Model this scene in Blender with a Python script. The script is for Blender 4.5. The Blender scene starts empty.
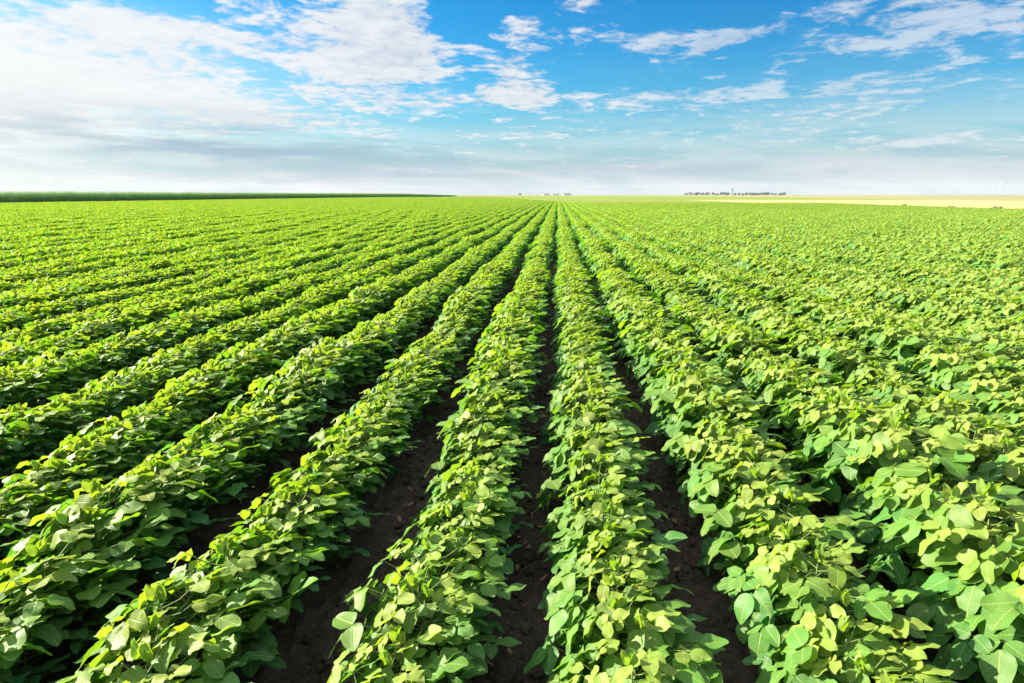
import bpy, math, random
import numpy as np
from mathutils import Vector, Matrix

rad = math.radians
random.seed(7)
RNG = np.random.default_rng(11)
SC = bpy.context.scene
COL = SC.collection

# ------------------------------------------------------------------ camera
F_PX = 1024 * 22.0 / 36.0
PITCH = math.atan(147.0 / F_PX)
YAW = math.atan(46.0 / F_PX * math.cos(PITCH))
CAM_H = 1.72
cam_d = bpy.data.cameras.new('camera')
cam = bpy.data.objects.new('camera', cam_d)
COL.objects.link(cam)
cam_d.lens = 22.0
cam_d.sensor_width = 36.0
cam_d.clip_start = 0.05
cam_d.clip_end = 20000
cam.location = (0.0, 0, CAM_H)
cam.rotation_euler = (math.pi / 2 - PITCH, 0, YAW)
SC.camera = cam
CAM_M = cam.rotation_euler.to_matrix()


def pixel_dir(px, py):
    return (CAM_M @ Vector(((px - 512) / F_PX, (341.5 - py) / F_PX, -1))).normalized()


def pixel_azel(px, py):
    d = pixel_dir(px, py)
    return math.atan2(d.x, d.y), math.asin(d.z)


def to_pixel(p):
    v = CAM_M.transposed() @ (Vector(p) - Vector((0.0, 0, CAM_H)))
    if v.z > -0.05:
        return None
    return 512 + F_PX * v.x / -v.z, 341.5 - F_PX * v.y / -v.z, -v.z


# ------------------------------------------------------------------ light
SUN_AZ, SUN_EL = rad(-73), rad(26.5)
TO_SUN = Vector((math.sin(SUN_AZ) * math.cos(SUN_EL), math.cos(SUN_AZ) * math.cos(SUN_EL), math.sin(SUN_EL)))
sd = bpy.data.lights.new('sun', 'SUN')
sd.energy = 5.0
sd.angle = rad(0.5)
sd.color = (1.0, 0.895, 0.70)
so = bpy.data.objects.new('sun', sd)
so.rotation_euler = TO_SUN.to_track_quat('Z', 'Y').to_euler()
so.location = (-30, 12, 30)
COL.objects.link(so)

SC.view_settings.view_transform = 'Standard'
SC.view_settings.look = 'None'
SC.view_settings.gamma = 1
SC.view_settings.use_curve_mapping = False
SC.view_settings.exposure = 1.88


# ------------------------------------------------------------------ node helpers
class NT:
    def __init__(self, tree):
        self.t = tree
        self.n = tree.nodes
        self.l = tree.links

    def new(self, kind, **kw):
        nd = self.n.new(kind)
        for k, v in kw.items():
            setattr(nd, k, v)
        return nd

    def put(self, sock, v):
        if isinstance(v, bpy.types.NodeSocket):
            self.l.new(v, sock)
        elif v is not None:
            sock.default_value = v

    def math(self, op, a, b=None, c=None, clamp=False):
        nd = self.new('ShaderNodeMath', operation=op, use_clamp=clamp)
        self.put(nd.inputs[0], a)
        self.put(nd.inputs[1], b)
        if c is not None:
            self.put(nd.inputs[2], c)
        return nd.outputs[0]

    def mix(self, f, a, b, blend='MIX'):
        nd = self.new('ShaderNodeMix', data_type='RGBA', blend_type=blend)
        self.put(nd.inputs['Factor'], f)
        self.put(nd.inputs[6], a)
        self.put(nd.inputs[7], b)
        return nd.outputs[2]

    def smooth(self, v, a, b, lo=0.0, hi=1.0):
        nd = self.new('ShaderNodeMapRange', interpolation_type='SMOOTHSTEP')
        self.put(nd.inputs['Value'], v)
        nd.inputs['From Min'].default_value = a
        nd.inputs['From Max'].default_value = b
        nd.inputs['To Min'].default_value = lo
        nd.inputs['To Max'].default_value = hi
        return nd.outputs[0]

    def noise(self, vec, scale, detail=4, rough=0.5, dist=0.0, w=None):
        nd = self.new('ShaderNodeTexNoise')
        if w is not None:
            nd.noise_dimensions = '4D'
            nd.inputs['W'].default_value = w
        self.put(nd.inputs['Vector'], vec)
        nd.inputs['Scale'].default_value = scale
        nd.inputs['Detail'].default_value = detail
        nd.inputs['Roughness'].default_value = rough
        nd.inputs['Distortion'].default_value = dist
        return nd.outputs['Fac']


def rgb(r, g, b):
    return (r, g, b, 1.0)


# ------------------------------------------------------------------ sky (world)
world = bpy.data.worlds.new('World')
SC.world = world
world.use_nodes = True
w = NT(world.node_tree)
w.n.clear()
out = w.new('ShaderNodeOutputWorld')
bg = w.new('ShaderNodeBackground')
bg.inputs['Strength'].default_value = 0.05
w.l.new(bg.outputs[0], out.inputs[0])
sky = w.new('ShaderNodeTexSky', sky_type='NISHITA', sun_disc=False)
sky.sun_elevation = SUN_EL
sky.sun_rotation = SUN_AZ
sky.air_density = 1.0
sky.dust_density = 0.6
sky.ozone_density = 2.0
tc = w.new('ShaderNodeTexCoord')
sep = w.new('ShaderNodeSeparateXYZ')
w.l.new(tc.outputs['Generated'], sep.inputs[0])
X, Y, Z = sep.outputs
AZ = w.math('ARCTAN2', X, Y)
EL = w.math('ARCSINE', Z)
# clouds lie on a flat layer overhead: project the view direction onto it
den = w.math('ADD', w.math('MAXIMUM', Z, 0.0), 0.085)
cmb = w.new('ShaderNodeCombineXYZ')
w.put(cmb.inputs[0], w.math('DIVIDE', X, den))
w.put(cmb.inputs[1], w.math('MULTIPLY', w.math('DIVIDE', Y, den), 1.0))
Q = cmb.outputs[0]
n_big = w.noise(Q, 0.75, 3, 0.5, 0.3, 1.7)
n_mid = w.noise(Q, 3.0, 10, 0.62, 0.55, 4.2)
n_fine = w.noise(Q, 8.5, 8, 0.65, 0.4, 2.9)


def ellipse(px, py, rx, ry, tilt, amount, hard=1.0):
    """coverage bump centred where the photo shows a cloud bank; radii in pixels of arc"""
    a0, e0 = pixel_azel(px, py)
    ax, ay = rx / F_PX, ry / F_PX
    da = w.math('SUBTRACT', AZ, a0)
    de = w.math('SUBTRACT', EL, e0)
    ct, st = math.cos(tilt), math.sin(tilt)
    u = w.math('ADD', w.math('MULTIPLY', da, ct / ax), w.math('MULTIPLY', de, st / ax))
    v = w.math('ADD', w.math('MULTIPLY', da, -st / ay), w.math('MULTIPLY', de, ct / ay))
    r2 = w.math('ADD', w.math('MULTIPLY', u, u), w.math('MULTIPLY', v, v))
    g = w.math('EXPONENT', w.math('MULTIPLY', r2, -hard))
    return w.math('MULTIPLY', g, amount)


bumps = [
    # thick left bank
    (170, 48, 300, 64, 0.0, 0.21), (-60, 85, 150, 60, 0.0, 0.30), (140, 50, 70, 26, 0.1, 0.14), (250, 40, 90, 14, 0.0, 0.10),
    (180, 100, 110, 14, -0.05, 0.16), (290, 122, 120, 12, -0.15, 0.20), (200, 12, 60, 8, -0.1, -0.10),
    (378, 8, 44, 34, 0.2, 0.32), (405, 58, 66, 30, 0.10, 0.44), (350, 62, 50, 14, 0.0, 0.16),
    # middle
    (515, 68, 34, 26, -0.6, 0.40), (500, 98, 110, 9, 0.05, 0.32), (590, 4, 40, 9, 0.0, 0.34), (525, 24, 22, 8, 0.0, 0.32),
    (650, 45, 62, 15, 0.05, 0.42), (715, 42, 30, 5, 0.35, 0.25), (585, 30, 40, 10, 0.1, 0.22),
    (665, 98, 60, 10, 0.1, 0.34), (760, 87, 40, 5, 0.22, 0.24), (830, 88, 62, 8, 0.12, 0.30), (840, 112, 80, 14, 0.18, 0.26),
    # right veil
    (900, 16, 150, 22, 0.08, 0.20), (960, 42, 110, 22, 0.0, 0.22), (760, 32, 50, 6, 0.25, 0.22),
    (890, 142, 60, 6, 0.0, 0.26), (1010, 88, 40, 6, 0, 0.2), (650, 132, 90, 6, 0, 0.2), (960, 140, 40, 5, 0, 0.22),
    # clear blue holes
    (470, 8, 40, 60, 0.0, -0.30), (640, 20, 110, 16, 0.0, -0.16), (740, 60, 200, 20, 0.0, -0.10), (590, 70, 50, 26, 0.0, -0.20), (270, 72, 45, 10, 0.0, -0.16),
]
M = None
for b in bumps:
    e = ellipse(*b)
    M = e if M is None else w.math('ADD', M, e)
cov = w.math('ADD', w.math('MULTIPLY', w.math('SUBTRACT', n_mid, 0.5), 1.5), w.math('MULTIPLY', w.math('SUBTRACT', n_big, 0.5), 0.25))
cov = w.math('ADD', cov, w.math('MULTIPLY', w.math('SUBTRACT', n_fine, 0.5), 1.05))
cov = w.math('ADD', cov, M)
cov = w.math('ADD', cov, w.smooth(EL, rad(19), rad(34), 0.0, 0.70))     # unseen cloud cover added above the frame to raise ambient fill
cloud = w.smooth(cov, 0.12, 0.42)
# sky colour: Nishita, deepened a little towards the zenith as the photo's polarised blue
hs = w.new('ShaderNodeHueSaturation')
hs.inputs['Saturation'].default_value = 1.55
hs.inputs['Value'].default_value = 1.0
w.l.new(sky.outputs[0], hs.inputs['Color'])
blue = w.mix(1.0, hs.outputs[0], rgb(0.05, 0.74, 0.86), 'MULTIPLY')
# pale humid air near the horizon
veil = w.math('EXPONENT', w.math('MULTIPLY', w.math('POWER', w.math('MAXIMUM', EL, 0.0), 2.0), -92.0))
leftness = w.smooth(AZ, rad(-52), rad(4), 1.0, 0.0)
pale = w.mix(leftness, rgb(2.95, 3.25, 3.75), rgb(3.6, 3.75, 3.95))
veil_streak = w.math('MULTIPLY', veil, w.math('ADD', 0.72, w.math('MULTIPLY', n_big, 0.5)), clamp=True)
cs = w.new('ShaderNodeCombineXYZ')
w.put(cs.inputs[0], w.math('MULTIPLY', AZ, 2.6))
w.put(cs.inputs[1], w.math('MULTIPLY', w.math('ADD', EL, w.math('MULTIPLY', AZ, 0.03)), 26.0))
n_str = w.noise(cs.outputs[0], 1.5, 8, 0.62, 0.5, 6.3)
pale = w.mix(w.math('MULTIPLY', w.smooth(n_str, 0.42, 0.66), 0.62), pale, rgb(1.95, 2.55, 3.25))
base = w.mix(veil_streak, blue, pale)
base = w.mix(w.math('MULTIPLY', w.smooth(n_str, 0.58, 0.40), w.math('MULTIPLY', veil, 0.35)), base, rgb(4.4, 4.5, 4.6))
glow = ellipse(-40, 95, 200, 62, 0.0, 0.92)
base = w.mix(glow, base, rgb(5.2, 5.2, 5.1))
shade = w.smooth(w.math('ADD', w.math('MULTIPLY', n_fine, 0.5), w.math('MULTIPLY', n_mid, 0.5)), 0.36, 0.62)
cl_col = w.mix(shade, rgb(2.9, 3.35, 3.9), rgb(4.8, 4.9, 5.0))
cl_col = w.mix(w.math('MULTIPLY', leftness, 0.55), cl_col, rgb(5.3, 5.35, 5.35))
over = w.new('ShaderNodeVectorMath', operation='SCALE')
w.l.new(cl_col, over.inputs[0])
w.put(over.inputs['Scale'], w.smooth(EL, rad(20), rad(40), 1.0, 1.75))  # added overhead cloud made brighter than the visible cloud, to soften shadows
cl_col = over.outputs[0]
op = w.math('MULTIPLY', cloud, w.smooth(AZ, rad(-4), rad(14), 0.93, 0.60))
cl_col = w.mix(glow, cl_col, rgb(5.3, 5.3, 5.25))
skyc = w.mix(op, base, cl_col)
# grey-blue streaks low on the left
st = w.math('MULTIPLY', ellipse(240, 146, 210, 24, -0.05, 1.0), w.smooth(n_str, 0.36, 0.60))
skyc = w.mix(w.math('MULTIPLY', st, 0.85), skyc, rgb(1.6, 2.4, 3.1))
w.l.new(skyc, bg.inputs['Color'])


# ------------------------------------------------------------------ materials
def material(name):
    m = bpy.data.materials.new(name)
    m.use_nodes = True
    t = NT(m.node_tree)
    t.n.clear()
    o = t.new('ShaderNodeOutputMaterial')
    return m, t, o


def attr(t, name):
    nd = t.new('ShaderNodeAttribute')
    nd.attribute_name = name
    return nd


def leaf_material(name, deep, mid, young, trans=0.42, detail=True):
    m, t, o = material(name)
    age = attr(t, 'age').outputs['Fac']
    rnd = attr(t, 'rnd').outputs['Fac']
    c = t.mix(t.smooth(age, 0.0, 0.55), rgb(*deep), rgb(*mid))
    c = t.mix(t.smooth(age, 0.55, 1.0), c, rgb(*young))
    hs = t.new('ShaderNodeHueSaturation')
    t.put(hs.inputs['Hue'], t.math('ADD', 0.488, t.math('MULTIPLY', rnd, 0.024)))
    t.put(hs.inputs['Value'], t.math('ADD', 0.78, t.math('MULTIPLY', rnd, 0.45)))
    t.put(hs.inputs['Color'], c)
    c = hs.outputs[0]
    normal = None
    if detail:
        uv = t.new('ShaderNodeUVMap')
        sp = t.new('ShaderNodeSeparateXYZ')
        t.l.new(uv.outputs[0], sp.inputs[0])
        au = t.math('ABSOLUTE', t.math('SUBTRACT', sp.outputs[0], 0.5))
        mid_rib = t.smooth(au, 0.012, 0.045, 1.0, 0.0)
        ph = t.math('MULTIPLY', t.math('SUBTRACT', sp.outputs[1], t.math('MULTIPLY', au, 0.75)), 44.0)
        side = t.smooth(t.math('SINE', ph), 0.80, 1.0)
        vein = t.math('MAXIMUM', mid_rib, t.math('MULTIPLY', side, 0.6))
        c = t.mix(t.math('MULTIPLY', vein, 0.55), c, rgb(0.30, 0.38, 0.10))
        geo = t.new('ShaderNodeTexCoord')
        blot = t.noise(geo.outputs['Object'], 60, 3, 0.6)
        c = t.mix(t.math('MULTIPLY', t.smooth(blot, 0.45, 0.75), 0.25), c, rgb(0.10, 0.15, 0.015))
        bp = t.new('ShaderNodeBump')
        bp.inputs['Strength'].default_value = 0.35
        bp.inputs['Distance'].default_value = 0.004
        hgt = t.math('SUBTRACT', t.math('MULTIPLY', t.noise(geo.outputs['Object'], 90, 2, 0.5), 0.5), t.math('MULTIPLY', vein, 0.8))
        t.put(bp.inputs['Height'], hgt)
        normal = bp.outputs[0]
    p = t.new('ShaderNodeBsdfPrincipled')
    t.put(p.inputs['Base Color'], c)
    p.inputs['Roughness'].default_value = 0.50
    p.inputs['Specular IOR Level'].default_value = 0.33
    tr = t.new('ShaderNodeBsdfTranslucent')
    tcx = t.new('ShaderNodeHueSaturation')
    tcx.inputs['Hue'].default_value = 0.494
    tcx.inputs['Saturation'].default_value = 1.15
    tcx.inputs['Value'].default_value = 1.35
    t.put(tcx.inputs['Color'], c)
    t.put(tr.inputs['Color'], tcx.outputs[0])
    if normal is not None:
        t.put(p.inputs['Normal'], normal)
    mx = t.new('ShaderNodeMixShader')
    mx.inputs[0].default_value = trans
    t.l.new(p.outputs[0], mx.inputs[1])
    t.l.new(tr.outputs[0], mx.inputs[2])
    t.l.new(mx.outputs[0], o.inputs[0])
    return m


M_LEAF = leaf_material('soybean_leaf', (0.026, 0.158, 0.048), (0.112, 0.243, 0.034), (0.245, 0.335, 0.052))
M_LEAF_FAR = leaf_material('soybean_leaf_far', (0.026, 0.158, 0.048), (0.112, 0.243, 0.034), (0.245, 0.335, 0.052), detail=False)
M_CORN = leaf_material('corn_leaf', (0.022, 0.13, 0.015), (0.052, 0.19, 0.018), (0.15, 0.24, 0.04), trans=0.42, detail=False)
M_TREE = leaf_material('tree_leaf', (0.028, 0.06, 0.022), (0.05, 0.095, 0.025), (0.10, 0.14, 0.03), trans=0.2, detail=False)


def plain(name, color, rough=0.8, spec=0.3, noise=None, bump=None, coord='Object'):
    """noise = (scale, second colour, lo, hi); bump = (scale, strength, distance)"""
    m, t, o = material(name)
    p = t.new('ShaderNodeBsdfPrincipled')
    p.inputs['Roughness'].default_value = rough
    p.inputs['Specular IOR Level'].default_value = spec
    g = t.new('ShaderNodeTexCoord')
    c = rgb(*color)
    if noise:
        for sc, c2, lo, hi in noise:
            c = t.mix(t.smooth(t.noise(g.outputs[coord], sc, 6, 0.6), lo, hi), c, rgb(*c2))
    t.put(p.inputs['Base Color'], c)
    if bump:
        b = t.new('ShaderNodeBump')
        b.inputs['Strength'].default_value = bump[1]
        b.inputs['Distance'].default_value = bump[2]
        t.put(b.inputs['Height'], t.noise(g.outputs[coord], bump[0], 8, 0.65))
        t.put(p.inputs['Normal'], b.outputs[0])
    t.l.new(p.outputs[0], o.inputs[0])
    return m


M_STEM = plain('soybean_stem', (0.13, 0.19, 0.045), 0.6, 0.3, [(30, (0.20, 0.22, 0.08), 0.4, 0.7)])
M_SOIL = plain('dark_soil', (0.072, 0.054, 0.044), 0.95, 0.15,
               [(2.5, (0.044, 0.033, 0.027), 0.35, 0.65), (38, (0.13, 0.10, 0.08), 0.52, 0.75), (160, (0.03, 0.023, 0.019), 0.55, 0.7)],
               (70, 0.9, 0.02))
M_GROUND = plain('far_farmland', (0.17, 0.18, 0.085), 0.95, 0.1,
                 [(0.004, (0.13, 0.19, 0.06), 0.42, 0.58), (0.0021, (0.24, 0.21, 0.125), 0.5, 0.62), (0.3, (0.2, 0.22, 0.07), 0.5, 0.8)])
M_STRAW = plain('straw_stubble', (0.42, 0.345, 0.155), 0.9, 0.15,
                [(0.05, (0.37, 0.31, 0.13), 0.4, 0.65), (1.4, (0.44, 0.37, 0.15), 0.5, 0.75)], (6, 0.5, 0.1))
M_PALE = plain('pale_green_crop', (0.22, 0.22, 0.10), 0.95, 0.1,
               [(0.02, (0.28, 0.25, 0.125), 0.4, 0.65), (0.6, (0.24, 0.24, 0.09), 0.5, 0.8)], (3, 0.5, 0.15))
M_MEADOW = plain('yellow_green_crop', (0.150, 0.215, 0.032), 0.95, 0.1,
                 [(0.03, (0.20, 0.235, 0.045), 0.4, 0.65), (0.8, (0.11, 0.18, 0.028), 0.5, 0.8)], (3, 0.6, 0.2))
M_BARK = plain('bark', (0.10, 0.075, 0.05), 0.9, 0.2, [(4, (0.06, 0.045, 0.03), 0.4, 0.7)])
M_WHITE = plain('white_render', (0.78, 0.77, 0.73), 0.8, 0.3, [(0.6, (0.66, 0.65, 0.6), 0.5, 0.8)])
M_PALE_PAINT = plain('pale_grey_paint', (0.42, 0.43, 0.44), 0.6, 0.3, [(0.5, (0.36, 0.37, 0.38), 0.5, 0.7)])
M_ROOF = plain('clay_roof', (0.34, 0.27, 0.23), 0.85, 0.3, [(1.5, (0.28, 0.22, 0.19), 0.4, 0.7)])
M_STEEL = plain('weathered_steel', (0.20, 0.22, 0.24), 0.45, 0.5, [(0.8, (0.14, 0.15, 0.16), 0.5, 0.75)])
M_GLASS = plain('window_glass', (0.03, 0.035, 0.04), 0.1, 0.5)


# ------------------------------------------------------------------ mesh builders
class MB:
    """collects vertices, faces and per-vertex attributes and links them as ONE mesh object"""

    def __init__(self):
        self.v, self.f, self.age, self.rnd, self.uv, self.n = [], [], [], [], [], 0

    def add(self, v, f, age=0.0, rnd=0.5, uv=None):
        v = np.asarray(v, dtype=float)
        self.v.append(v)
        self.f += [tuple(i + self.n for i in q) for q in f]
        k = len(v)
        self.age.append(np.full(k, age))
        self.rnd.append(np.full(k, rnd))
        self.uv.append(np.zeros((k, 2)) if uv is None else uv)
        self.n += k

    def box(self, c, s, bevel=0.0):
        x, y, z = (a / 2 for a in s)
        v = [(c[0] + i * x, c[1] + j * y, c[2] + k * z) for i in (-1, 1) for j in (-1, 1) for k in (-1, 1)]
        self.add(v, [(0, 1, 3, 2), (4, 6, 7, 5), (0, 4, 5, 1), (2, 3, 7, 6), (0, 2, 6, 4), (1, 5, 7, 3)])

    def tube(self, pts, radii, sides=5, cap=True):
        pts = [Vector(p) for p in pts]
        rows = []
        for i, p in enumerate(pts):
            d = (pts[min(i + 1, len(pts) - 1)] - pts[max(i - 1, 0)]).normalized()
            a = d.orthogonal().normalized()
            b = d.cross(a)
            rows += [p + (a * math.cos(2 * math.pi * k / sides) + b * math.sin(2 * math.pi * k / sides)) * radii[i] for k in range(sides)]
        f = []
        for i in range(len(pts) - 1):
            for k in range(sides):
                k2 = (k + 1) % sides
                f.append((i * sides + k, i * sides + k2, (i + 1) * sides + k2, (i + 1) * sides + k))
        if cap:
            f.append(tuple(range((len(pts) - 1) * sides, len(pts) * sides)))
        self.add([tuple(r) for r in rows], f)

    def mesh(self, name, mat, smooth=True):
        me = bpy.data.meshes.new(name)
        v = np.concatenate(self.v)
        me.from_pydata(v.tolist(), [], self.f)
        for nm, data in (('age', self.age), ('rnd', self.rnd)):
            a = me.attributes.new(nm, 'FLOAT', 'POINT')
            a.data.foreach_set('value', np.concatenate(data).astype(np.float32))
        uvl = me.uv_layers.new(name='UVMap')
        li = np.empty(len(me.loops), dtype=np.int32)
        me.loops.foreach_get('vertex_index', li)
        uvl.data.foreach_set('uv', np.concatenate(self.uv)[li].astype(np.float32).ravel())
        if smooth:
            me.polygons.foreach_set('use_smooth', np.ones(len(me.polygons), dtype=bool))
        me.materials.append(mat)
        me.update()
        return me

    def build(self, name, mat, parent=None, smooth=True):
        o = bpy.data.objects.new(name, self.mesh(name, mat, smooth))
        COL.objects.link(o)
        if parent is not None:
            o.parent = parent
        return o


def tag(o, label=None, cat=None, group=None, kind=None):
    for k, v in (('label', label), ('category', cat), ('group', group), ('kind', kind)):
        if v:
            o[k] = v
    return o


def empty(name, loc, rz=0.0):
    o = bpy.data.objects.new(name, None)
    o.location = loc
    o.rotation_euler = (0, 0, rz)
    o.empty_display_size = 0.1
    COL.objects.link(o)
    return o


def sheet(name, x0, x1, y0, y1, z, mat, nx=1, ny=1):
    b = MB()
    xs, ys = np.linspace(x0, x1, nx + 1), np.linspace(y0, y1, ny + 1)
    v = [(x, y, z) for y in ys for x in xs]
    f = [(j * (nx + 1) + i, j * (nx + 1) + i + 1, (j + 1) * (nx + 1) + i + 1, (j + 1) * (nx + 1) + i) for j in range(ny) for i in range(nx)]
    b.add(v, f)
    return tag(b.build(name, mat, smooth=False), kind='structure')


# leaflet templates: (t along, relative half width)
def template(ts, ws, ss):
    S = np.array([s for _ in ts for s in ss], float)
    T = np.array([t for t in ts for _ in ss], float)
    Wd = np.array([wd for wd in ws for _ in ss], float)
    k = len(ss)
    f = [(j * k + i, j * k + i + 1, (j + 1) * k + i + 1, (j + 1) * k + i) for j in range(len(ts) - 1) for i in range(k - 1)]
    uv = np.stack([0.5 + 0.5 * S * Wd, T], 1)
    return S, T, Wd, f, uv


T_NEAR = template([0, .05, .15, .30, .48, .66, .82, .93, 1.0], [.14, .54, .88, 1.0, .98, .86, .62, .37, .08], [-1, -.55, 0, .55, 1])
T_MID = template([0, .18, .5, .8, 1.0], [.15, .90, .96, .58, .06], [-1, 0, 1])
T_FAR = template([0, .45, 1.0], [.3, 1.0, .15], [-1, 0, 1])


def leaflet(b, tmpl, P, head, nrm, L, W, fold, bend, age, rnd, phase):
    S, T, Wd, f, uv = tmpl
    n = Vector(nrm).normalized()
    h = Vector(head)
    h = h - n * h.dot(n)
    if h.length < 1e-4:
        h = n.orthogonal()
    h.normalize()
    s = h.cross(n)
    th = bend * T
    be = bend if abs(bend) > 1e-3 else 1e-3
    y = L * np.sin(th) / be
    z = -L * (1 - np.cos(th)) / be
    x = S * Wd * W / 2
    z = z + fold * np.abs(x) - 0.5 * np.abs(S) ** 2 * Wd * 0.004 + 0.004 * np.sin(T * 9 + phase + S) * np.abs(S)
    v = np.outer(x, s) + np.outer(y, h) + np.outer(z, n) + np.array(P)
    b.add(v, f, age, rnd, uv)


def trifoliate(b, sb, tmpl, rng, node, P, out, nrm, L, age, leaf_n=3):
    """petiole from the stem node to P, then one end leaflet and two side leaflets"""
    node, P = Vector(node), Vector(P)
    n0 = Vector(nrm).normalized()
    if sb is not None:
        P = P - n0 * 0.004
        m = (node + P) / 2 - Vector((0, 0, 0.012))
        sb.tube([node, m, P], [0.0022, 0.0018, 0.0014], 4, False)
    n = Vector(nrm).normalized()
    o = Vector(out)
    o = o - n * o.dot(n)
    if o.length < 1e-3:
        o = n.orthogonal()
    o.normalize()
    s = o.cross(n)
    rn = float(rng.random())
    for k in range(leaf_n):
        a = (0, rad(72), rad(-72))[k] + float(rng.normal(0, 0.22))
        d = o * math.cos(a) + s * math.sin(a)
        jn = n + Vector(rng.normal(0, 0.17, 3).tolist()) + d * float(rng.uniform(-0.05, 0.40))
        base = P + o * (0.018 if k == 0 else -0.002) + d * 0.006
        l = L * float(rng.uniform(0.84, 1.14)) * (1.06 if k == 0 else 0.95)
        leaflet(b, tmpl, base, d, jn, l, l * float(rng.uniform(0.66, 0.84)), float(rng.uniform(0.02, 0.28)),
                float(rng.uniform(-0.2, 0.65)), age, min(1, max(0, rn * 0.55 + float(rng.random()) * 0.45)), float(rng.uniform(0, 6)))


def soybean(b, sb, rng, tmpl, ox=0.0, oy=0.0, size=1.0, nodes=28, lscale=1.0, leaf_n=3):
    H = 0.385 * size * float(rng.uniform(0.92, 1.1))
    hw = 0.270 * size * float(rng.uniform(0.9, 1.12))
    az = float(rng.uniform(0, 6.28))
    lean = Vector((float(rng.normal(0, 0.03)), float(rng.normal(0, 0.02)), 0))
    if sb is not None:
        sb.tube([(ox, oy, -0.02), (ox + lean.x * .4, oy + lean.y * .4, H * .5), (ox + lean.x, oy + lean.y, H)], [0.0042, 0.0034, 0.002], 5)
    for i in range(nodes):
        f = i / (nodes - 1)
        az += 2.4 + float(rng.normal(0, 0.35))
        zn = H * (0.10 + 0.86 * f ** 0.75)
        r = hw * (1.0 - 0.58 * f ** 4) * math.sqrt(float(rng.uniform(0.10, 1.0)))
        ca, sa = math.cos(az), math.sin(az)
        node = (ox + lean.x * f, oy + lean.y * f, zn)
        P = Vector((node[0] + ca * r, node[1] + sa * r * 0.85, zn + 0.05 + 0.05 * (1 - f) * float(rng.uniform(0.2, 1.2))))
        out = Vector((ca, sa, -0.15))
        nrm = Vector((ca * 0.62 * (1 - 0.6 * f), sa * 0.35 * (1 - 0.6 * f), 0.95)) + TO_SUN * 0.85 + Vector(rng.normal(0, 0.16, 3).tolist())
        L = 0.094 * lscale * float(rng.uniform(0.72, 1.14)) * (1.0 - 0.34 * max(0.0, f - 0.8) / 0.2)
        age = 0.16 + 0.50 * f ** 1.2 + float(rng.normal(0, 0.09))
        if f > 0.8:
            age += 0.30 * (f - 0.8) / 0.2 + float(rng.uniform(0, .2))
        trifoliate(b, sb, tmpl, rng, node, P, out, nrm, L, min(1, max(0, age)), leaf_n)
    # unfolding tip leaves standing up at the top
    for k in range(2):
        a = float(rng.uniform(0, 6.28))
        P = (ox + lean.x + 0.012 * math.cos(a), oy + lean.y + 0.012 * math.sin(a), H + 0.02)
        up = Vector((math.cos(a) * 0.5, math.sin(a) * 0.5, 1.0))
        for q in range(2):
            leaflet(b, tmpl, P, up, Vector((math.cos(a + q * 1.6), math.sin(a + q * 1.6), 0.25)), 0.055 * lscale, 0.03 * lscale, 0.5, 0.2,
                    min(1, float(rng.uniform(0.75, 1.0))), float(rng.uniform(.4, 1)), 0.0)


# ------------------------------------------------------------------ the crop
ROWS = {-1: -0.445, -2: -1.165, 1: 0.245, 2: 0.95}
for k in range(3, 140):
    ROWS[-k] = -1.165 - 0.71 * (k - 2)
for k in range(3, 80):
    ROWS[k] = 0.95 + 0.71 * (k - 2)
X_LEFT, X_RIGHT = -88.0, 41.0
NEAR_END, MID_END = 12.0, 55.0


def row_end(x):
    return min(330.0, max(105.0, 118.0 - x * 7.0))


def row_shift(k, y):
    return 0.020 * math.sin(y * 0.9 + k * 1.7) + 0.012 * math.sin(y * 2.3 + k * 4.1)


def row_size(k, y):
    return (0.95 if abs(k) < 2 else 1.0 if k < 2 else 1.05) + (0.06 if k > 2 else 0) - (0.05 if k < -1 else 0) + 0.07 * math.sin(y * 0.55 + k * 2.2) + 0.05 * math.sin(y * 1.9 + k * 0.7)


rng = np.random.default_rng(5)
N_PLANT = 22
plant_meshes = []
for i in range(N_PLANT):
    lb, sb = MB(), MB()
    soybean(lb, sb, rng, T_NEAR)
    plant_meshes.append((lb.mesh('foliage', M_LEAF), sb.mesh('stem', M_STEM)))

# the pieces the wide field is made of (kept outside the scene, placed by one object)
pieces = bpy.data.collections.new('soybean_crop_pieces')


def piece(idx, me):
    o = bpy.data.objects.new('soybean_piece_%03d' % idx, me)
    pieces.objects.link(o)


def join(lme, sme):
    import bmesh
    bm = bmesh.new()
    bm.from_mesh(lme)
    n = len(bm.faces)
    bm.from_mesh(sme)
    bm.faces.ensure_lookup_table()
    for f in bm.faces[n:]:
        f.material_index = 1
    me = bpy.data.meshes.new('soybean_piece')
    bm.to_mesh(me)
    bm.free()
    me.materials.append(M_LEAF)
    me.materials.append(M_STEM)
    return me


P_NEAR = list(range(0, 10))
for i in P_NEAR:
    piece(i, join(*plant_meshes[i]))
P_MID = list(range(10, 18))
for i in P_MID:                                      # one metre of row
    lb = MB()
    for j in range(8):
        soybean(lb, None, rng, T_MID, float(rng.normal(0, 0.02)), (j + 0.5) / 8 - 0.5 + float(rng.normal(0, 0.012)), float(rng.uniform(.92, 1.08)), 26)
    piece(i, lb.mesh('soybean_piece', M_LEAF_FAR))
P_FAR = list(range(18, 26))
for i in P_FAR:                                      # four metres of row
    lb = MB()
    for j in range(20):
        soybean(lb, None, rng, T_FAR, float(rng.normal(0, 0.02)), (j + 0.5) / 5 - 2.0 + float(rng.normal(0, 0.02)), float(rng.uniform(.94, 1.08)), 17, 1.35, 2)
    piece(i, lb.mesh('soybean_piece', M_LEAF_FAR))

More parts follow.
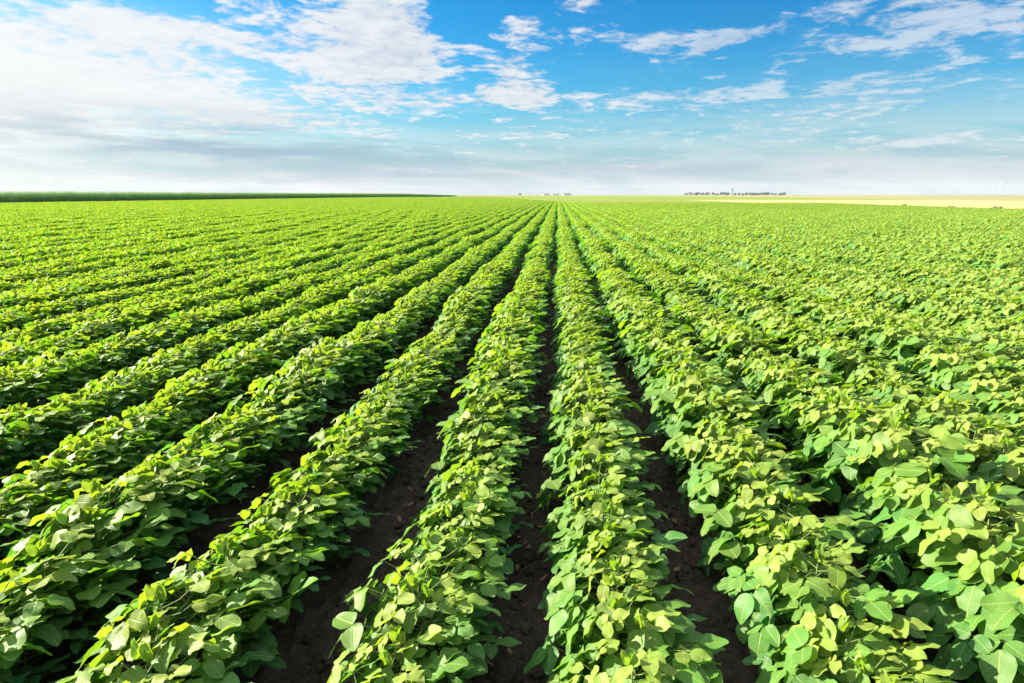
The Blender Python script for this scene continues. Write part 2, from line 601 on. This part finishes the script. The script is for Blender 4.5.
cand, pts = [], []
TAN = 0.95
for k, x in ROWS.items():
    if not (X_LEFT < x < X_RIGHT):
        continue
    y = 0.25 + float(rng.uniform(0, 0.1))
    while y < NEAR_END:
        if abs(x) < TAN * y + 2.2:
            cand.append((k, x + row_shift(k, y) + float(rng.normal(0, 0.015)), y, row_size(k, y) * float(rng.uniform(.93, 1.07))))
        y += 0.125 * float(rng.uniform(0.85, 1.15))
    y = NEAR_END + 0.5
    while y < MID_END:
        if abs(x + 0.06 * y) < TAN * y + 4:
            pts.append((x + row_shift(k, y), y, float(rng.normal(0, 0.05)), row_size(k, y) * float(rng.uniform(.95, 1.05)), int(rng.choice(P_MID))))
        y += 1.0
    y = MID_END + 2
    while y < row_end(x):
        if abs(x + 0.06 * y) < TAN * y + 8:
            pts.append((x, y, float(rng.normal(0, 0.012)), float(rng.uniform(.93, 1.08)), int(rng.choice(P_FAR))))
        y += 4.0

scored = []
for c in cand:
    q = to_pixel((c[1], c[2], 0.3))
    vis = q is not None and -25 < q[0] < 1049 and -10 < q[1] < 735
    scored.append((q[2] if vis else 1e6, c))
scored.sort(key=lambda s: s[0])
near = [c for s, c in scored[:300]]
for s, c in scored[300:]:
    pts.append((c[1], c[2], float(rng.normal(0, 0.25)), c[3], int(rng.choice(P_NEAR))))

ORD = ['first', 'second', 'third', 'fourth', 'fifth', 'sixth', 'seventh', 'eighth', 'ninth', 'tenth', 'eleventh', 'twelfth']
protos = []
for i, (k, x, y, s) in enumerate(near):
    if i < N_PLANT:
        t = empty('soybean_plant', (0, 0, 0))
        fo = bpy.data.objects.new('foliage', plant_meshes[i][0])
        stm = bpy.data.objects.new('stem', plant_meshes[i][1])
        for p in (fo, stm):
            COL.objects.link(p)
            p.parent = t
        protos.append((t, fo, stm))
    else:
        src = protos[int(rng.integers(N_PLANT))]
        t = src[0].copy()
        COL.objects.link(t)
        for p in src[1:]:
            q = p.copy()
            COL.objects.link(q)
            q.parent = t
    t.location = (x, y, 0.015)
    t.rotation_euler = (0, 0, float(rng.normal(0, 0.25)))
    t.scale = (s, s, s * float(rng.uniform(.95, 1.06)))
    side = 'left' if k < 0 else 'right'
    n = ORD[abs(k) - 1]
    if abs(k) == 1:
        lab = 'near bushy soybean plant in the row just %s of the central furrow' % side
    else:
        lab = 'near bushy soybean plant in the %s row %s of the central furrow' % (n, side)
    tag(t, lab, 'soybean plant', 'near soybean plants of the %s row %s of the central furrow' % (n, side))


def scatter(name, points, collection):
    """ONE object whose points each carry a piece of the crop"""
    me = bpy.data.meshes.new(name)
    me.from_pydata([(p[0], p[1], 0.012) for p in points], [], [])
    for nm, j, ty in (('turn', 2, 'FLOAT'), ('size', 3, 'FLOAT'), ('which', 4, 'INT')):
        a = me.attributes.new(nm, ty, 'POINT')
        a.data.foreach_set('value', np.array([p[j] for p in points], dtype=np.float32 if ty == 'FLOAT' else np.int32))
    o = bpy.data.objects.new(name, me)
    COL.objects.link(o)
    ng = bpy.data.node_groups.new(name, 'GeometryNodeTree')
    ng.interface.new_socket('Geometry', in_out='INPUT', socket_type='NodeSocketGeometry')
    ng.interface.new_socket('Geometry', in_out='OUTPUT', socket_type='NodeSocketGeometry')
    N, Lk = ng.nodes, ng.links
    gi, go = N.new('NodeGroupInput'), N.new('NodeGroupOutput')
    ci = N.new('GeometryNodeCollectionInfo')
    ci.inputs['Collection'].default_value = collection
    ci.inputs['Separate Children'].default_value = True
    ci.inputs['Reset Children'].default_value = True
    ip = N.new('GeometryNodeInstanceOnPoints')
    ip.inputs['Pick Instance'].default_value = True

    def at(nm, ty):
        nd = N.new('GeometryNodeInputNamedAttribute')
        nd.data_type = ty
        nd.inputs['Name'].default_value = nm
        return nd.outputs['Attribute']
    cx = N.new('ShaderNodeCombineXYZ')
    Lk.new(at('turn', 'FLOAT'), cx.inputs[2])
    er = N.new('FunctionNodeEulerToRotation')
    Lk.new(cx.outputs[0], er.inputs[0])
    Lk.new(gi.outputs[0], ip.inputs['Points'])
    Lk.new(ci.outputs[0], ip.inputs['Instance'])
    Lk.new(at('which', 'INT'), ip.inputs['Instance Index'])
    Lk.new(er.outputs[0], ip.inputs['Rotation'])
    Lk.new(at('size', 'FLOAT'), ip.inputs['Scale'])
    Lk.new(ip.outputs[0], go.inputs[0])
    md = o.modifiers.new('placing', 'NODES')
    md.node_group = ng
    return o


tag(scatter('soybean_crop', pts, pieces), 'long parallel rows of leafy soybeans running across the field to the horizon', 'crop', kind='stuff')

# ------------------------------------------------------------------ maize beyond the left edge
corn_pieces = bpy.data.collections.new('corn_crop_pieces')


def corn_plant(b, rng, x, y, H):
    top = (x + float(rng.normal(0, .03)), y + float(rng.normal(0, .03)), H)
    b.tube([(x, y, 0), ((x + top[0]) / 2, (y + top[1]) / 2, H * .5), top], [0.014, 0.012, 0.005], 4)
    az = float(rng.uniform(0, 6.28))
    for i in range(11):
        f = i / 10
        az += math.pi + float(rng.normal(0, 0.5))
        z = H * (0.12 + 0.78 * f)
        d = Vector((math.cos(az), math.sin(az), 0.9))
        leaflet(b, T_MID, (x, y, z), d, Vector((-d.x * .8, -d.y * .8, 0.8)), 0.75 * (1 - .35 * f), 0.085, 0.3, 1.6,
                float(rng.uniform(0, .45)) + 0.2 * f, float(rng.random()), 0)
    for q in range(4):                               # tassel
        a = q * 1.6
        leaflet(b, T_FAR, top, Vector((math.cos(a) * .4, math.sin(a) * .4, 1)), Vector((math.sin(a), -math.cos(a), .1)), 0.2, 0.02, 0, 0.2, 1.0, .8, 0)


for i in range(6):
    lb = MB()
    for j in range(10):
        corn_plant(lb, rng, float(rng.normal(0, 0.03)), (j + .5) / 5 - 1.0, 1.95 * float(rng.uniform(.84, 1.12)))
    corn_pieces.objects.link(bpy.data.objects.new('corn_piece_%03d' % i, lb.mesh('corn_piece', M_CORN)))
cp = []
for r in range(9):
    x = -89.0 - 0.72 * r
    y = 55.0
    while y < 560:
        cp.append((x, y, float(rng.normal(0, .02)), float(rng.uniform(.94, 1.03)) * min(1.0, 1.0 - 0.45 * (y - 380) / 180), int(rng.integers(6))))
        y += 2.0
for r in range(9, 40):
    x = -89.0 - 0.72 * r
    for y in np.arange(55, 75, 2.0):
        cp.append((x, float(y), 0.0, float(rng.uniform(.96, 1.05)), int(rng.integers(6))))
tag(scatter('corn_field', cp, corn_pieces), 'tall dark green maize standing along the left edge of the soybean field', 'corn field', kind='stuff')

# ------------------------------------------------------------------ ground
sheet('ground', -4200, 4200, -400, 4200, -0.05, M_GROUND)
sheet('soil', -150, X_RIGHT + 0.6, -12, 340, 0.0, M_SOIL)
sheet('meadow', -60, X_RIGHT + 0.6, 107, 900, 0.010, M_MEADOW)
sheet('far_meadow', X_RIGHT + 0.604, 126, 215.004, 900, 0.0, M_MEADOW)
sheet('stubble_field', X_RIGHT + 0.604, 126, -60, 215, 0.0, M_STRAW)
sheet('pale_field', 126.004, 480, -60, 900, 0.0, M_PALE)
sheet('far_stubble_field', -500, 900, 900.004, 1500, 0.0, M_PALE)


def fbm(x, y):
    v = 0
    for sc, am in ((9.0, 0.012), (23.0, 0.009), (57.0, 0.006)):
        ph = sc * 1.3
        v = v + am * (np.sin(x * sc + 1.7 * np.sin(y * sc * .8 + ph)) * np.cos(y * sc * 1.1 + 1.3 * np.sin(x * sc * .9 + ph * 2)))
    return v


gx = np.arange(-3.4, 3.6, 0.022)
gy = np.arange(0.35, 9.0, 0.028)
GX, GY = np.meshgrid(gx, gy)
furrow = np.zeros_like(GX)
for k, x in ROWS.items():
    if abs(x) < 5:
        furrow = np.maximum(furrow, np.exp(-((GX - x) / 0.2) ** 2))
hn = np.random.default_rng(3).random(GX.shape)
hn = (hn + np.roll(hn, 1, 0) + np.roll(hn, 1, 1) + np.roll(hn, (1, 1), (0, 1))) / 4
edge = np.clip(np.minimum.reduce([GX + 3.4, 3.57 - GX, GY - .35, 8.97 - GY]) / 0.3, 0, 1)
GZ = 0.006 + edge * np.maximum(0, 0.012 + furrow * 0.02 + fbm(GX, GY) + (hn - 0.5) * 0.075)
gb = MB()
nx, ny = len(gx), len(gy)
gb.add(np.stack([GX.ravel(), GY.ravel(), GZ.ravel()], 1),
       [(j * nx + i, j * nx + i + 1, (j + 1) * nx + i + 1, (j + 1) * nx + i) for j in range(ny - 1) for i in range(nx - 1)])
tag(gb.build('furrow_soil', M_SOIL, smooth=False), kind='structure')

# soil clods lying in the furrows
cb = MB()
crng = np.random.default_rng(21)
ICO = [(0, 0, 1), (.89, 0, .45), (.28, .85, .45), (-.72, .53, .45), (-.72, -.53, .45), (.28, -.85, .45),
       (.72, .53, -.45), (-.28, .85, -.45), (-.89, 0, -.45), (-.28, -.85, -.45), (.72, -.53, -.45), (0, 0, -1)]
ICF = [(0, 1, 2), (0, 2, 3), (0, 3, 4), (0, 4, 5), (0, 5, 1), (1, 6, 2), (2, 7, 3), (3, 8, 4), (4, 9, 5), (5, 10, 1),
       (6, 7, 2), (7, 8, 3), (8, 9, 4), (9, 10, 5), (10, 6, 1), (11, 7, 6), (11, 8, 7), (11, 9, 8), (11, 10, 9), (11, 6, 10)]
fcent = [(-1.52), (-0.80), (-0.10), 0.60, 1.30]
for i in range(4200):
    y = 0.8 + 7.5 * float(crng.random()) ** 1.6
    x = fcent[int(crng.integers(5))] + float(crng.normal(0, 0.09))
    r = 0.006 + 0.024 * float(crng.random()) ** 3
    sc3 = np.array([1, 1, 0.7]) * r * crng.uniform(.7, 1.3, 3)
    v = np.array(ICO) * (1 + crng.uniform(-.25, .25, (12, 1))) * sc3 + np.array([x, y, 0.022])
    cb.add(v, ICF)
litter = MB()
for i in range(260):
    y = 0.9 + 8.0 * float(crng.random()) ** 1.4
    x = fcent[int(crng.integers(5))] + float(crng.normal(0, 0.10))
    a = float(crng.uniform(0, 6.28))
    l = float(crng.uniform(.02, .055))
    leaflet(litter, T_MID, (x, y, 0.055), Vector((math.cos(a), math.sin(a), 0)), Vector(crng.normal(0, .25, 3).tolist()) + Vector((0, 0, 1)),
            l, l * float(crng.uniform(.15, .6)), 0.4, float(crng.uniform(-.8, .8)), 0, 0, 0)
M_DRY = plain('dry_leaf', (0.19, 0.135, 0.075), 0.85, 0.2, [(40, (0.10, 0.07, 0.04), 0.4, 0.7)])
tag(litter.build('leaf_litter', M_DRY), 'scattered dry leaf scraps lying on the furrow soil', 'leaf litter', kind='stuff')
tag(cb.build('soil_clods', M_SOIL, smooth=False), 'loose dark crumbs of earth lying in the furrows', 'soil', kind='stuff')


# ------------------------------------------------------------------ far things
def blob_tree(name, px, D, H, spread, label, group, seed, z_leaf=0.35):
    r = np.random.default_rng(seed)
    d = pixel_dir(px, 194.5)
    s = D / math.hypot(d.x, d.y)
    t = empty(name, (d.x * s, d.y * s, -0.05), float(r.uniform(0, 6.28)))
    tb = MB()
    tb.tube([(0, 0, 0), (0.05 * H * .2, 0, H * .3), (0, 0, H * .75)], [H * .028, H * .022, H * .008], 6)
    for q in range(5):
        a = q * 1.3
        z0 = H * (.28 + .07 * q)
        tb.tube([(0, 0, z0), (math.cos(a) * spread * .3, math.sin(a) * spread * .3, z0 + H * .1), (math.cos(a) * spread * .6, math.sin(a) * spread * .6, z0 + H * .22)],
                [H * .012, H * .008, H * .003], 5)
    tb.build('trunk', M_BARK, t)
    cb = MB()
    clumps = []
    for q in range(12):
        a, e = float(r.uniform(0, 6.28)), float(r.uniform(0, 1))
        rr = spread * math.sin(math.pi * (0.2 + 0.75 * e)) * float(r.uniform(.3, .75))
        clumps.append((math.cos(a) * rr, math.sin(a) * rr, H * (.30 + .60 * e), spread * float(r.uniform(.25, .42)), float(r.uniform(0, .6))))
    for cx, cy, cz, cr, ag in clumps:
        for k in range(55):
            u = Vector(r.normal(0, 1, 3).tolist()).normalized()
            p = Vector((cx, cy, cz)) + u * cr * float(r.uniform(.55, 1.05))
            leaflet(cb, T_FAR, p, Vector(r.normal(0, 1, 3).tolist()), u + Vector(r.normal(0, .5, 3).tolist()), z_leaf * float(r.uniform(.7, 1.3)),
                    z_leaf * .7, .2, .3, ag, float(r.random()), 0)
    cb.build('crown', M_TREE, t)
    return tag(t, label, 'tree', group)


trng = np.random.default_rng(9)
px = 686.0
i = 0
while px < 786:
    if not (729 < px < 735):
        side = 'left' if px < 732 else 'right'
        blob_tree('tree', px, 1500 + float(trng.uniform(-60, 120)), float(trng.uniform(3.2, 7.0)), float(trng.uniform(3.2, 7.5)),
                  'small dark tree of the horizon tree line %s of the distant tower' % side, 'horizon trees %s of the tower' % side, 100 + i, 0.9)
    px += float(trng.uniform(1.6, 4.5)) if px > 735 else float(trng.uniform(2.0, 5.5))
    i += 1
for px, lab in ((520, 'lone small tree on the horizon left of the white farm buildings'),):
    blob_tree('tree', px, 1350, 4.0, 3.6, lab, None, int(px), 0.8)


def place(px, D):
    d = pixel_dir(px, 194.5)
    s = D / math.hypot(d.x, d.y)
    return (d.x * s, d.y * s, -0.05)


# water tower on the horizon
t = empty('water_tower', place(732, 1480))
H = 16.5
b = MB()
for q in range(6):
    a = q * math.pi / 3
    b.tube([(2.0 * math.cos(a), 2.0 * math.sin(a), 0), (1.3 * math.cos(a), 1.3 * math.sin(a), H - 5.2)], [.22, .18], 6)
b.tube([(0, 0, 0), (0, 0, H - 5)], [.6, .6], 10)
b.build('leg_frame', M_STEEL, t)
b = MB()
prof = [(0.5, 0), (1.7, .7), (2.2, 1.6), (2.3, 2.6), (2.2, 3.6), (1.5, 4.3), (0.2, 4.8)]
b.tube([(0, 0, H - 5.4 + z) for _, z in prof], [r for r, _ in prof], 18)
b.build('tank', M_STEEL, t)
b = MB()
b.tube([(0, 0, H - .65), (0, 0, H + 1.6)], [.09, .04], 5)
b.build('mast', M_STEEL, t)
tag(t, 'slim grey water tower rising above the horizon tree line', 'water tower')

# pale mast of a wind turbine far right
t = empty('wind_turbine', place(999, 3300), rad(25))
b = MB()
b.tube([(0, 0, 0), (0, 0, 24), (0, 0, 48)], [1.1, 0.9, 0.6], 14)
b.build('tower', M_PALE_PAINT, t)
b = MB()
b.tube([(0, 2.5, 48.6), (0, 0, 48.8), (0, -3.0, 48.6)], [.6, .9, .5], 10)
b.build('nacelle', M_PALE_PAINT, t)
for q in range(3):
    a = rad(90 + 120 * q)
    ca, sa = math.cos(a), math.sin(a)
    b = MB()
    b.tube([(ca * .5, -3.4, 48.6 + sa * .5), (ca * 4, -3.5, 48.6 + sa * 4), (ca * 15, -3.6, 48.6 + sa * 15)], [.3, .45, .1], 6)
    b.build('blade', M_PALE_PAINT, t)
tag(t, 'faint white wind turbine standing on the horizon at the far right', 'wind turbine')


def house(px, D, wdt, dep, hgt, roof_h, label, rz, roof_mat):
    t = empty('farm_building', place(px, D), rz)
    b = MB()
    b.box((0, 0, hgt / 2), (wdt, dep, hgt))
    g = [(-wdt / 2, 0, hgt + roof_h - .12), (wdt / 2, 0, hgt + roof_h - .12)]
    for sx in (-1, 1):
        x = sx * wdt / 2
        b.add([(x, -dep / 2, hgt), (x, dep / 2, hgt), (x, 0, hgt + roof_h - .1)], [(0, 1, 2)])
    b.build('wall', M_WHITE, t, smooth=False)
    b = MB()
    o = .4
    y, zl, zr = dep / 2 + o, hgt - .15, hgt + roof_h
    for s in (-1, 1):
        v = [(-wdt / 2 - o, s * y, zl), (wdt / 2 + o, s * y, zl), (wdt / 2 + o, 0, zr), (-wdt / 2 - o, 0, zr)]
        b.add(v + [(p[0], p[1], p[2] + .18) for p in v], [(0, 1, 2, 3), (4, 5, 6, 7), (0, 1, 5, 4), (0, 3, 7, 4), (1, 2, 6, 5)])
    rf = b.build('roof', roof_mat, t, smooth=False)
    b = MB()
    b.box((wdt * .22, dep * .15, hgt + roof_h * .95), (.6, .6, 1.2))
    b.build('chimney', M_WHITE, rf, smooth=False)
    for q in range(3):
        wn = MB()
        wn.box((-wdt * .3 + q * wdt * .3, -dep / 2 - .02, hgt * .55), (wdt * .1, .08, hgt * .36))
        wn.build('window', M_GLASS, t, smooth=False)
    tag(t, label, 'building', None)


house(546, 1150, 11, 7, 3.0, 1.6, 'low white farmhouse on the horizon, leftmost of the three farm buildings', 0.1, M_ROOF)
house(556, 1120, 9, 7, 2.6, 1.4, 'small white farm shed between the two larger buildings on the horizon', -0.15, M_STEEL)
house(567, 1180, 14, 8, 3.0, 1.5, 'long white barn on the horizon, rightmost of the farm buildings', 0.05, M_STEEL)

# weeds at the edge of the stubble
for j, (wx, wy, wh, lab) in enumerate(((41.5, 80, .62, 'dark weedy shrub at the stubble edge, farthest of the three'),
                                       (41.4, 70.5, .58, 'small dark weed clump at the stubble edge, between two others'),
                                       (41.4, 63.5, .66, 'dark weedy shrub at the stubble edge, nearest of the three'))):
    t = empty('weed_shrub', (wx, wy, 0))
    r = np.random.default_rng(60 + j)
    sb, fb = MB(), MB()
    for q in range(9):
        a = float(r.uniform(0, 6.28))
        tip = (math.cos(a) * .3, math.sin(a) * .3, wh * float(r.uniform(.7, 1)))
        sb.tube([(0, 0, 0), (tip[0] * .4, tip[1] * .4, tip[2] * .5), tip], [.012, .008, .003], 4)
        for m in range(26):
            u = float(r.uniform(.25, 1))
            p = Vector(tip) * u + Vector(r.normal(0, .06, 3).tolist())
            leaflet(fb, T_FAR, p, Vector(r.normal(0, 1, 3).tolist()), Vector((0, 0, 1)) + Vector(r.normal(0, .6, 3).tolist()), .14, .07, .2, .4, float(r.uniform(0, .3)), float(r.random()), 0)
    sb.build('stem', M_BARK, t)
    fb.build('foliage', M_TREE, t)
    tag(t, lab, 'shrub')

# grassy verge between the beans and the stubble
gv = MB()
r = np.random.default_rng(77)
for q in range(5200):
    y = 18 + 90 * float(r.random())
    p = (41.2 + float(r.normal(.25, .28)), y, 0)
    a = float(r.uniform(0, 6.28))
    leaflet(gv, T_FAR, p, Vector((math.cos(a) * .4, math.sin(a) * .4, 1)), Vector((math.sin(a), math.cos(a), .2)), float(r.uniform(.2, .48)), .05, 0, .6,
            float(r.uniform(.1, 1)), float(r.random()), 0)
tag(gv.build('grass_verge', M_LEAF_FAR), 'thin strip of rough grass between the soybeans and the yellow stubble', 'grass', kind='stuff')

# ------------------------------------------------------------------ humid summer air
hb = MB()
hb.box((0, 1850, 29.5), (8500, 4800, 62.0))
m, t, o = material('humid_air')
pv = t.new('ShaderNodeVolumePrincipled')
pv.inputs['Color'].default_value = rgb(0.74, 0.80, 0.88)
pv.inputs['Density'].default_value = 0.00010
pv.inputs['Anisotropy'].default_value = 0.0
t.l.new(pv.outputs[0], o.inputs['Volume'])
tag(hb.build('haze', m, smooth=False), 'pale humid air lying over the whole field to the horizon', 'haze', kind='stuff')

SC.cycles.max_bounces = 8
SC.cycles.transmission_bounces = 4
SC.cycles.transparent_max_bounces = 4
